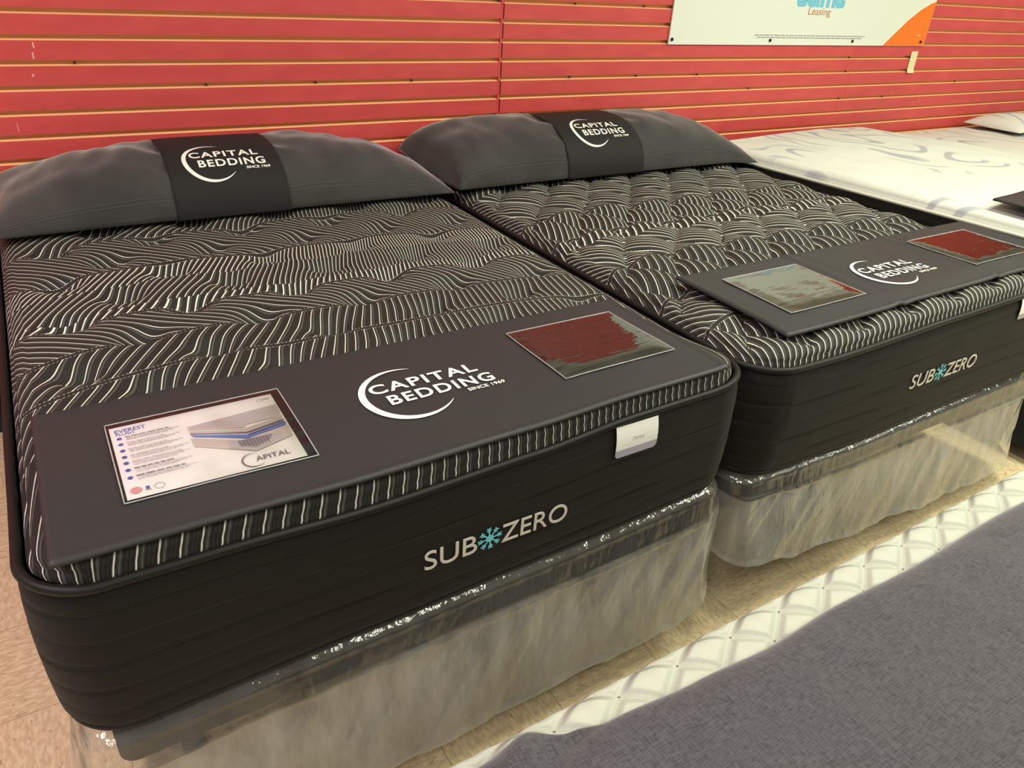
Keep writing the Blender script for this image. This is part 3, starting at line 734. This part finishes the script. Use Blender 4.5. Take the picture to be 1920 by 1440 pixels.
# ------------------------------------------------------------------ foot runners with logo and card pockets
def runner(x0, x1, y0, y1, zf, label, wins, lc, card, crease=(), lift=None, fr=None):
    e = empty('display_runner', ((x0 + x1) / 2, (y0 + y1) / 2, .825), label, 'bed runner')
    nx, ny = 150, 50; V = []; F = []
    def sx(u, v):   # slightly skewed plan: u along, v across
        return (x0 + (x1 - x0) * u, y0 + (y1 - y0) * v)
    def zz(x, y, top=True):
        z = zf(x, y)
        for c_ in crease: z += .0045 * math.exp(-((x - c_) / .02) ** 2) - .003 * math.exp(-((x - c_ - .03) / .02) ** 2)
        return z
    for s_ in (0, 1):
        for j in range(ny + 1):
            for i in range(nx + 1):
                x, y = sx(i / nx, j / ny); d = min(x - x0, x1 - x, y - y0, y1 - y)
                # raised hem round the edge
                hemh = .0022 * (1 - sstep(.012, .017, d)) - .0012 * math.exp(-((d - .017) / .002) ** 2)
                edge = -.004 * (1 - sstep(0, .003, d))
                wv = .0015 * nz(x * 12, y * 12, 3) * sstep(0, .05, d)
                t_ = .0075
                V.append((x, y, zz(x, y) + (t_ + hemh + edge + wv if s_ else 0)))
    n1 = (nx + 1) * (ny + 1)
    for j in range(ny):
        for i in range(nx):
            q = (j * (nx + 1) + i, j * (nx + 1) + i + 1, (j + 1) * (nx + 1) + i + 1, (j + 1) * (nx + 1) + i)
            F.append(q[::-1]); F.append(tuple(a + n1 for a in q))
    rim = [(i, 0) for i in range(nx)] + [(nx, j) for j in range(ny)] + [(i, ny) for i in range(nx, 0, -1)] + [(0, j) for j in range(ny, 0, -1)]
    ids = [j * (nx + 1) + i for i, j in rim]
    for a, b_ in zip(ids, ids[1:] + ids[:1]): F.append((a, b_, b_ + n1, a + n1))
    mesh_obj('runner_cloth', V, F, M['runner'], e, True)
    top = lambda x, y, h: (x, y, zz(x, y) + .0095 + h)
    for (wx0, wx1, wy0, wy1) in wins:
        # clear pocket: one sheet with a welded rim
        m = MB(); n_ = 24; VV = []; 
        for j in range(n_ + 1):
            for i in range(n_ + 1):
                x = wx0 + (wx1 - wx0) * i / n_; y = wy0 + (wy1 - wy0) * j / n_; d = min(x - wx0, wx1 - x, y - wy0, wy1 - y)
                VV.append((x, y, zz(x, y) + .0105 + .003 * sstep(0, .03, d) + .0010 * nz(x * 20, y * 8, wx0) * sstep(0, .03, d)))
        m.add(VV, [(j * (n_ + 1) + i, j * (n_ + 1) + i + 1, (j + 1) * (n_ + 1) + i + 1, (j + 1) * (n_ + 1) + i) for j in range(n_) for i in range(n_)])
        po_ = m.build('card_pocket', M['pocket'] if wx0 < -1.5 else M['pocket2'] if wx0 < -.5 else M['pocket3'], e, True)
        m = MB(); pts = [(wx0, wy0), (wx1, wy0), (wx1, wy1), (wx0, wy1)]
        path = []
        for (a, b_), (c_, d_) in zip(pts, pts[1:] + pts[:1]):
            for i in range(14): t = i / 14; x = a + (c_ - a) * t; y = b_ + (d_ - b_) * t; path.append((x, y, zz(x, y) + .0105))
        m.tube(path, .0012, 6, True); m.build('pocket_rim', M['seamfilm'], po_, True)
    Lg = logo(); cx, cy, sc_ = lc
    Lg.lay('printed_logo', lambda u, v, h: top(cx + u * sc_, cy + v * sc_, .0002 + h), [M['white_print']], e, cut=.03)
    if card:
        cx0, cx1, cy0, cy1 = card; f = Flat(); w, h_ = cx1 - cx0, cy1 - cy0
        U = lambda p: (p[0] * w, p[1] * h_)
        f.rect(0, 0, w, h_, 0)
        P_ = lambda pts, mi: f.poly([U(p) for p in pts], mi)
        P_([(.436, .725), (.423, .766), (.996, .816), (.987, .622), (.763, .605), (.741, .572)], 4)
        P_([(.425, .741), (.425, .715), (.745, .535), (.989, .605), (.989, .627), (.745, .56)], 5)
        P_([(.425, .70), (.425, .675), (.742, .50), (.983, .570), (.983, .59), (.742, .525)], 5)
        P_([(.425, .66), (.425, .645), (.74, .478), (.985, .54), (.985, .562), (.74, .492)], 6)
        P_([(.425, .632), (.733, .460), (.985, .526), (.987, .478), (.724, .409), (.439, .596)], 7)
        P_([(.74, .458), (.985, .524), (.986, .510), (.74, .440)], 8)
        P_([(.42, .59), (.711, .382), (.993, .473), (.986, .31), (.74, .209), (.419, .459)], 5)
        P_([(.608, .432), (.607, .319), (.74, .209), (.92, .281), (.93, .402), (.74, .345)], 9)
        P_([(.659, .398), (.877, .391), (.85, .327), (.744, .255), (.663, .325)], 10)
        for i in range(9):
            a = .672 + i * .020; f.bar(U((a, .385)), U((a + .004, .30 - .003 * i)), .0016, 9 + 2)
        for i, y in enumerate((.82, .733, .638, .545, .459, .361, .259)): f.disc(.043 * w, y * h_, .0042, 2, 14)
        f.text('EVEREST', .027 * w, .905 * h_, .0165, 2, bold=.0002, width=.175 * w)
        f.text('PLUSH', .030 * w, .865 * h_, .0100, 2, bold=.0001, width=.10 * w)
        hd = ['', 'PLUSH QUILT FOAM LAYER', 'PLUSH QUILT FOAM LAYER', 'GEL MEMORY FOAM LAYER', 'SUPER SOFT TRANSITION LAYER', '', '']
        ex = (.325, .288, .29, .288, .353, .296, .35); bx = (.38, .378, .381, .395, .391, .39, .404)
        for i, y in enumerate((.834, .745, .652, .560, .470, .372, .272)):
            if hd[i]: f.text(hd[i], .075 * w, (y - .012) * h_, .0052, 3, width=(ex[i] - .075) * w)
            else:
                x = .075
                while x < ex[i] - .02: l_ = random.uniform(.02, .05); f.rect(x * w, (y - .008) * h_, min(ex[i], x + l_) * w, (y + .006) * h_, 3); x += l_ + .008
            for q in range(3):
                x = .078; e_ = bx[i] - .03 * q
                while x < e_ - .01: l_ = random.uniform(.01, .04); f.rect(x * w, (y - .026 - .015 * q) * h_, min(e_, x + l_) * w, (y - .020 - .015 * q) * h_, 12); x += l_ + .006
        f.disc(.054 * w, .089 * h_, .0085, 13); f.rect(.104 * w, .075 * h_, .124 * w, .115 * h_, 2); f.bar(U((.098, .066)), U((.130, .066)), .002, 13); f.arc(.174 * w, .083 * h_, .008, 0, 360, lambda t: .0016, 9)
        f.arc(.70 * w, .105 * h_, .020, 60, 330, lambda t: .0028 * math.sin(PI * t), 11)
        f.text('APITAL', .712 * w, .080 * h_, .0195, 11, width=.205 * w)
        f.arc(.915 * w, .93 * h_, .007, 60, 320, lambda t: .0008, 3); f.rect(.915 * w, .925 * h_, .975 * w, .937 * h_, 12)
        mats = [M['paper'], M['paper'], M['inkblue'], M['inkgrey'], M['inkslab'], M['inkpale'], M['inkbrown'], M['inkmid'], M['inknavy'], M['inklight'], M['inkgrey'], M['inkbrown'], M['inklight'], M['inkred']]
        lv = .00008
        c_ = f.lay('info_card', lambda u, v, h: (cx0 + u, cy0 + v, zz(cx0 + u, cy0 + v) + .0098 + h), mats, e, layer=lv)
        tag(c_, 'white printed card with a layered mattress diagram')
    return e
def top1(x, y):   # smoothed top of the tufted mattress
    return ct1(x, -1.8) * .0 + .769 + .045 + .006
def zr1(x, y):
    f = sstep(-1.85, -2.02, y); base = .8215 + (lerp_tab(T1, x) - .769) * .55 * sstep(-1.7, -2.02, y)
    return base - .004 * f
def zr2(x, y):
    base = .836 + (lerp_tab(T2, x) - .779) * .4 * sstep(-1.7, -2.0, y)
    return base - .004 * sstep(-1.9, -1.98, y)
runner(-1.925, -.605, -2.036, -1.606, zr1, 'dark grey runner with a white info card across the foot of the tufted mattress',
       [(-1.816, -1.512, -1.945, -1.703), (-.973, -.669, -1.922, -1.680)], (-1.290, -1.822, .97), (-1.811, -1.529, -1.938, -1.716))
runner(-.356, 1.075, -1.985, -1.585, zr2, 'dark grey runner with two creases across the foot of the quilted mattress',
       [(-.252, .056, -1.905, -1.661), (.622, .960, -1.900, -1.660)], (.262, -1.818, .97), None, crease=(.10, .585))

# ------------------------------------------------------------------ long pillows with a printed band
def pillow(x0, x1, yf, yb, z0, H, band, label, logo_s, lifts, seed, skew=0.0, ends=((3.0, .72), (3.0, .72))):
    e = empty('pillow', ((x0 + x1) / 2, (yf + yb) / 2, z0), label, 'pillow')
    xc, hx = (x0 + x1) / 2, (x1 - x0) / 2; yc, hy = (yf + yb) / 2, (yb - yf) / 2
    def surf(x, th, off=0.0):
        """th 0 = front edge, pi/2 = crest, pi = back edge; negative = underside"""
        s_ = max(-1, min(1, (x - xc) / hx)); a_ = abs(s_)
        pe, qe = (ends[0] if s_ < 0 else ends[1]); B = H * max(0, 1 - a_ ** pe) ** qe + .006
        # the band pulls the fill in a touch
        bm_ = sstep(band[0] - .10, band[0], x) * (1 - sstep(band[1], band[1] + .10, x))
        B *= 1 - .05 * bm_
        A = hy * (1 - .05 * (1 - a_ ** 2) * 1.0) + off
        c_, s2 = math.cos(th), math.sin(th)
        y = yc - A * (abs(c_) ** .80) * (1 if c_ > 0 else -1)
        if s2 >= 0: z = z0 + .006 + (B + off) * s2 ** .92
        else: z = z0 + .006 + .004 * s2 - off * .5
        # seam edge lifts at the corners
        for (sx_, sy_, l_) in lifts:
            ww = sstep(.72, 1.0, s_ * sx_) * sstep(0, .9, sy_ * (y - yc) / hy); z += l_ * ww
        # cloth drag folds
        if s2 > 0 and off == 0:
            g = nz(x * 5 + y * 2, y * 6, seed) * .012 + nz(x * 15 + z * 9, y * 9 - x * 5, seed + 2) * .008
            g *= (1 - bm_) * sstep(.3, .85, s2); z += g * s2; y += g * .5 * c_
            for bx, sg in ((band[0], -1), (band[1], 1)):
                dd = (x - bx) * sg
                if 0 < dd < .16:
                    z += .009 * math.sin(th * 12 + dd * 30 * (1 if sg > 0 else -1)) * math.exp(-dd / .05) * s2
        return (x + skew * (math.sin(max(th, 0)) ** 2) * 0, y, z)
    NX, NT_ = 200, 84; V = []; F = []
    for i in range(NX + 1):
        x = x0 + (x1 - x0) * (.5 - .5 * math.cos(PI * i / NX)) if False else x0 + (x1 - x0) * i / NX
        for j in range(NT_): V.append(surf(x, -PI + 2 * PI * j / NT_))
    for i in range(NX):
        for j in range(NT_):
            k_ = (j + 1) % NT_; F.append((i * NT_ + j, i * NT_ + k_, (i + 1) * NT_ + k_, (i + 1) * NT_ + j))
    F += [tuple(range(NT_))[::-1], tuple(NX * NT_ + j for j in range(NT_))]
    body = mesh_obj('pillowcase', V, F, M['pillow'], e, True)
    # twin stitch lines along the hem
    for th in (.30, .37):
        for seg in ((x0 + .03, band[0] - .003), (band[1] + .003, x1 - .05)):
            m = MB(); m.tube([tuple(Vector(surf(seg[0] + (seg[1] - seg[0]) * i / 60, th)) + Vector((0, -.0006, .0004))) for i in range(61)], .0011, 5)
            m.build('hem_stitching', M['seam'], body, True)
    # band: closed sleeve
    V = []; F = []; NB = 36
    for s_, off in ((0, .004), (1, .0055)):
        for i in range(NB + 1):
            x = band[0] + (band[1] - band[0]) * i / NB
            for j in range(NT_):
                p = surf(x, -PI + 2 * PI * j / NT_, off); V.append((p[0], p[1], max(p[2], z0 + .0005)))
    n1 = (NB + 1) * NT_
    for i in range(NB):
        for j in range(NT_):
            k_ = (j + 1) % NT_; q = (i * NT_ + j, i * NT_ + k_, (i + 1) * NT_ + k_, (i + 1) * NT_ + j)
            F.append(q[::-1]); F.append(tuple(a + n1 for a in q))
    for i in (0, NB):
        for j in range(NT_):
            k_ = (j + 1) % NT_; q = (i * NT_ + j, i * NT_ + k_, i * NT_ + k_ + n1, i * NT_ + j + n1); F.append(q if i == 0 else q[::-1])
    bo = mesh_obj('printed_band', V, F, M['runner2'], e, True)
    tag(bo, 'smooth black band with a white logo')
    # arc length table from the front edge up, for the logo
    xm = (band[0] + band[1]) / 2; tab = []; prev = None; acc = 0
    for i in range(181):
        th = PI / 2 * 1.3 * i / 180; p = surf(xm, th, .0055)
        if prev: acc += math.hypot(p[1] - prev[1], p[2] - prev[2])
        tab.append((acc, th)); prev = p
    def th_of(a):
        if a <= 0: return 0
        for (u, t), (v, s_) in zip(tab, tab[1:]):
            if a <= v: return t + (s_ - t) * (a - u) / max(v - u, 1e-9)
        return tab[-1][1]
    cx, ca, sc_ = logo_s
    logo().lay('printed_logo', lambda u, v, h: surf(cx + u * sc_, th_of(ca + v * sc_), .0072 + h), [M['white_print']], bo, cut=.02)
    return e
pillow(-1.985, -.522, -.575, -.035, .826, .178, (-1.478, -1.128), 'long charcoal velvet pillow with black band on the tufted mattress', (-1.345, .190, .86),
       [(-1, 1, .02), (1, 1, -.01)], 3.1)
pillow(-.508, 1.085, -.590, -.035, .838, .190, (-.012, .378), 'long charcoal velvet pillow with black band on the quilted mattress', (.145, .200, .88),
       [(-1, 1, .03), (1, -1, -.012)], 8.4, ends=((7.0, .45), (3.0, .72)))

# ------------------------------------------------------------------ white beds on the right
def quiltw(x, y, d):
    return (.010 * nz(x * 2.5, y * 2.5, 4) + .006 * nz(x * 7, y * 7, 14)) * sstep(.01, .06, d)
def white_bed(x0, x1, z, label, foot=-2.04, head=-.03, pad=0, ct=None):
    zt = ct or (lambda x, y: z); zb = lambda x, y: .46
    e = empty('mattress', ((x0 + x1) / 2, (foot + head) / 2, .46), label, 'mattress')
    panel('pillow_top', x0 + .006, x1 - .006, foot + .006, head - .006, .10, zt, .046, .040, quiltw, M['white'], e, step=.02, crown=.012)
    border('side_border', x0, x1, foot, head, .10, lambda x, y: zt(x, y) - .004, lambda x, y: .464, M['border'], e, seed=x0)
    cord('top_piping', x0, x1, foot, head, .10, zt, .007, .004, M['quiltwhite'], e)
    f = empty('box_foundation', ((x0 + x1) / 2, (foot + head) / 2, .0), 'dark foundation under the ' + ('nearer white' if x0 < 2 else 'farther white') + ' mattress', 'box spring')
    m = MB(); m.box(x0 + .03, x1 - .03, foot + .03, head - .02, .06, .455); m.build('foundation_box', M['foundation'], f)
    for x in (x0 + .15, x1 - .15):
        for y in (foot + .2, head - .2):
            l = MB(); l.tube([(x, y, 0), (x, y, .065)], .02, 10); l.build('leg', M['frame'], f)
    return e
def ctw(x, y): return .812 - .030 * sstep(-.9, 0, y) * sstep(2.1, 2.75, x) + .0
wb = white_bed(1.178, 2.675, .812, 'white swirl patterned mattress beside the quilted black mattress', foot=-2.14, head=-.14, ct=ctw)
wb.rotation_euler.z = .11
white_bed(2.93, 4.47, .72, 'second white mattress, beyond the white swirl patterned one')
# white pillow at far right
def plain_pillow(x0, x1, yf, yb, z0, H, label, mat):
    V = []; F = []; NX, NT_ = 50, 40; xc, hx, yc, hy = (x0 + x1) / 2, (x1 - x0) / 2, (yf + yb) / 2, (yb - yf) / 2
    for i in range(NX + 1):
        x = x0 + (x1 - x0) * i / NX; s_ = abs((x - xc) / hx); B = H * max(0, 1 - s_ ** 3) ** .6 + .004
        for j in range(NT_):
            th = -PI + 2 * PI * j / NT_; sn = math.sin(th)
            V.append((x, yc - hy * math.cos(th), z0 + .004 + (B * sn if sn > 0 else .003 * sn)))
    for i in range(NX):
        for j in range(NT_):
            k_ = (j + 1) % NT_; F.append((i * NT_ + j, i * NT_ + k_, (i + 1) * NT_ + k_, (i + 1) * NT_ + j))
    F += [tuple(range(NT_))[::-1], tuple(NX * NT_ + j for j in range(NT_))]
    return tag(mesh_obj('pillow', V, F, mat, None, True), label, 'pillow')
plain_pillow(3.75, 4.38, -.45, -.06, .797, .075, 'low white pillow against the red wall on the farther white mattress', M['white'])
# runner on the white mattress: only its near corner shows
def corner_runner():
    x0, x1, y0, y1 = 1.266, 2.50, -2.00, -1.58; V = []; F = []; nx, ny = 60, 24
    for s_ in (0, 1):
        for j in range(ny + 1):
            for i in range(nx + 1):
                x = x0 + (x1 - x0) * i / nx; y = y0 + (y1 - y0) * j / ny
                dx, dy = x - x0, y - y1; ca, sa = math.cos(.11), math.sin(.11)
                V.append((x0 + dx * ca - dy * sa, y1 + dx * sa + dy * ca, .892 + .004 * math.sin(x * 9) + .0075 * s_ + .012 * math.exp(-(dx / .15) ** 2)))
    n1 = (nx + 1) * (ny + 1)
    for j in range(ny):
        for i in range(nx):
            q = (j * (nx + 1) + i, j * (nx + 1) + i + 1, (j + 1) * (nx + 1) + i + 1, (j + 1) * (nx + 1) + i); F.append(q[::-1]); F.append(tuple(a + n1 for a in q))
    rim = [(i, 0) for i in range(nx)] + [(nx, j) for j in range(ny)] + [(i, ny) for i in range(nx, 0, -1)] + [(0, j) for j in range(ny, 0, -1)]
    ids = [j * (nx + 1) + i for i, j in rim]
    for a, b_ in zip(ids, ids[1:] + ids[:1]): F.append((a, b_, b_ + n1, a + n1))
    tag(mesh_obj('display_runner', V, F, M['runner'], None, True), 'dark grey runner corner lying on the white swirl patterned mattress', 'bed runner')
corner_runner()

# ------------------------------------------------------------------ dark box at far left, against the wall
m = MB(); m.box(-2.75, -2.108, -.16, -.03, .0, .47)
bo = m.build('storage_box', M['foundation']); 
md = bo.modifiers.new('bevel', 'BEVEL'); md.width = .01; md.segments = 2
tag(bo, 'black box on the floor left of the tufted mattress', 'box')

# ------------------------------------------------------------------ white quilted bed in the foreground with its dark coverlet
FX0, FX1, FY1, FY0, FZ = -1.64, .42, -2.501, -3.95, .742
fe = empty('mattress', ((FX0 + FX1) / 2, (FY0 + FY1) / 2, .42), 'white diamond quilted mattress in the lower right foreground', 'mattress')
def bumpq(x, y, d):
    u = x / .105; v = (y - FY1) / .075 
    a, b_ = abs(math.sin(PI * (u + v))), abs(math.sin(PI * (u - v)))
    return .009 * (a * b_) ** .33 * sstep(-.001, .02, d)
def m_quilt():
    k = NT('white_diamond_quilting'); uv = k.coord('UV'); sx = k.n('ShaderNodeSeparateXYZ'); k.l(uv, sx.inputs[0])
    u = k.math('DIVIDE', k.math('ADD', sx.outputs[0], FX0), .105); v = k.math('DIVIDE', k.math('SUBTRACT', sx.outputs[1], FY1), .075)
    def fam(e): return k.math('SUBTRACT', .5, k.math('ABSOLUTE', k.math('SUBTRACT', k.math('FRACT', e), .5)))
    a, b_ = fam(k.math('ADD', u, v)), fam(k.math('SUBTRACT', u, v)); d = k.math('MINIMUM', a, b_)
    ln = k.math('SUBTRACT', 1.0, k.sm(d, .008, .03)); kn = k.math('SUBTRACT', 1.0, k.sm(k.math('MAXIMUM', a, b_), .02, .035))
    c = k.mix(k.math('MULTIPLY', ln, .30), (.50, .53, .45, 1), (.27, .28, .23, 1)); c = k.mix(kn, c, (.16, .15, .13, 1))
    k.col(c); k.rough(.8); k.b.inputs['Specular IOR Level'].default_value = .2
    k.bump(k.sm(d, 0.0, .22), .9, .006); return k.m
M['quilt'] = m_quilt()
def ctf(x, y):
    # scalloped rim from the quilting
    return .699 + .003 * abs(math.sin(PI * x / .0525))
panel('quilted_top', FX0, FX1, FY0, FY1, .06, ctf, .040, .040, bumpq, M['quilt'], fe, step=.0075, crown=.0)
border('side_border', FX0, FX1, FY0, FY1, .06, lambda x, y: .702, lambda x, y: .42, M['quiltwhite'], fe, seed=4, bulge=.004)
ff = empty('box_foundation', ((FX0 + FX1) / 2, (FY0 + FY1) / 2, 0), 'dark foundation under the foreground white mattress', 'box spring')
m = MB(); m.box(FX0 + .03, FX1 - .03, FY0 + .03, FY1 - .03, .07, .418); m.build('foundation_box', M['foundation'], ff)
for x in (FX0 + .15, FX1 - .15):
    for y in (FY0 + .2, FY1 - .2):
        l = MB(); l.tube([(x, y, 0), (x, y, .08)], .02, 10); l.build('leg', M['frame'], ff)
EDGE = [(-1.62, -2.552), (-1.54, -2.544), (-1.465, -2.541), (-1.41, -2.559), (-1.36, -2.570), (-1.22, -2.580), (-1.08, -2.588), (-.94, -2.583), (-.74, -2.589), (-.48, -2.583), (-.2, -2.59), (.4, -2.59)]
def coverlet():
    nx, ny = 320, 150; V = []; F = []; UV = []
    for s_ in (0, 1):
        for j in range(ny + 1):
            for i in range(nx + 1):
                x = -1.60 + 1.98 * i / nx; ye = lerp_tab(EDGE, x); t = (j / ny) ** 1.6; y = ye - t * 1.15; d = ye - y
                z = .757 + .030 * math.sqrt(max(0, 1 - (1 - min(d / .07, 1)) ** 2)) + .020 * sstep(.05, .4, d)
                # pulled fold near the left corner
                fx = x + 1.50 + .9 * (d - .03); z += .016 * math.exp(-(fx / .030) ** 2) * math.exp(-(d / .12) ** 2)
                fx = x + 1.43 + 1.1 * (d - .03); z -= .014 * math.exp(-(fx / .022) ** 2) * math.exp(-(d / .10) ** 2) * sstep(0, .02, d)
                z += (.007 * nz(x * 4, y * 5, 2) + .003 * nz(x * 13, y * 13, 6)) * sstep(0, .06, d)
                V.append((x, y, z - (.006 if s_ == 0 else 0)))
    n1 = (nx + 1) * (ny + 1)
    for j in range(ny):
        for i in range(nx):
            q = (j * (nx + 1) + i, (j + 1) * (nx + 1) + i, (j + 1) * (nx + 1) + i + 1, j * (nx + 1) + i + 1)
            F.append(q[::-1]); F.append(tuple(a + n1 for a in q))
    rim = [(i, 0) for i in range(nx)] + [(nx, j) for j in range(ny)] + [(i, ny) for i in range(nx, 0, -1)] + [(0, j) for j in range(ny, 0, -1)]
    ids = [j * (nx + 1) + i for i, j in rim]
    for a, b_ in zip(ids, ids[1:] + ids[:1]): F.append((a, a + n1, b_ + n1, b_))
    tag(mesh_obj('coverlet', V, F, M['cover'], None, True), 'charcoal grey woven coverlet lying on the foreground white mattress', 'coverlet')
coverlet()
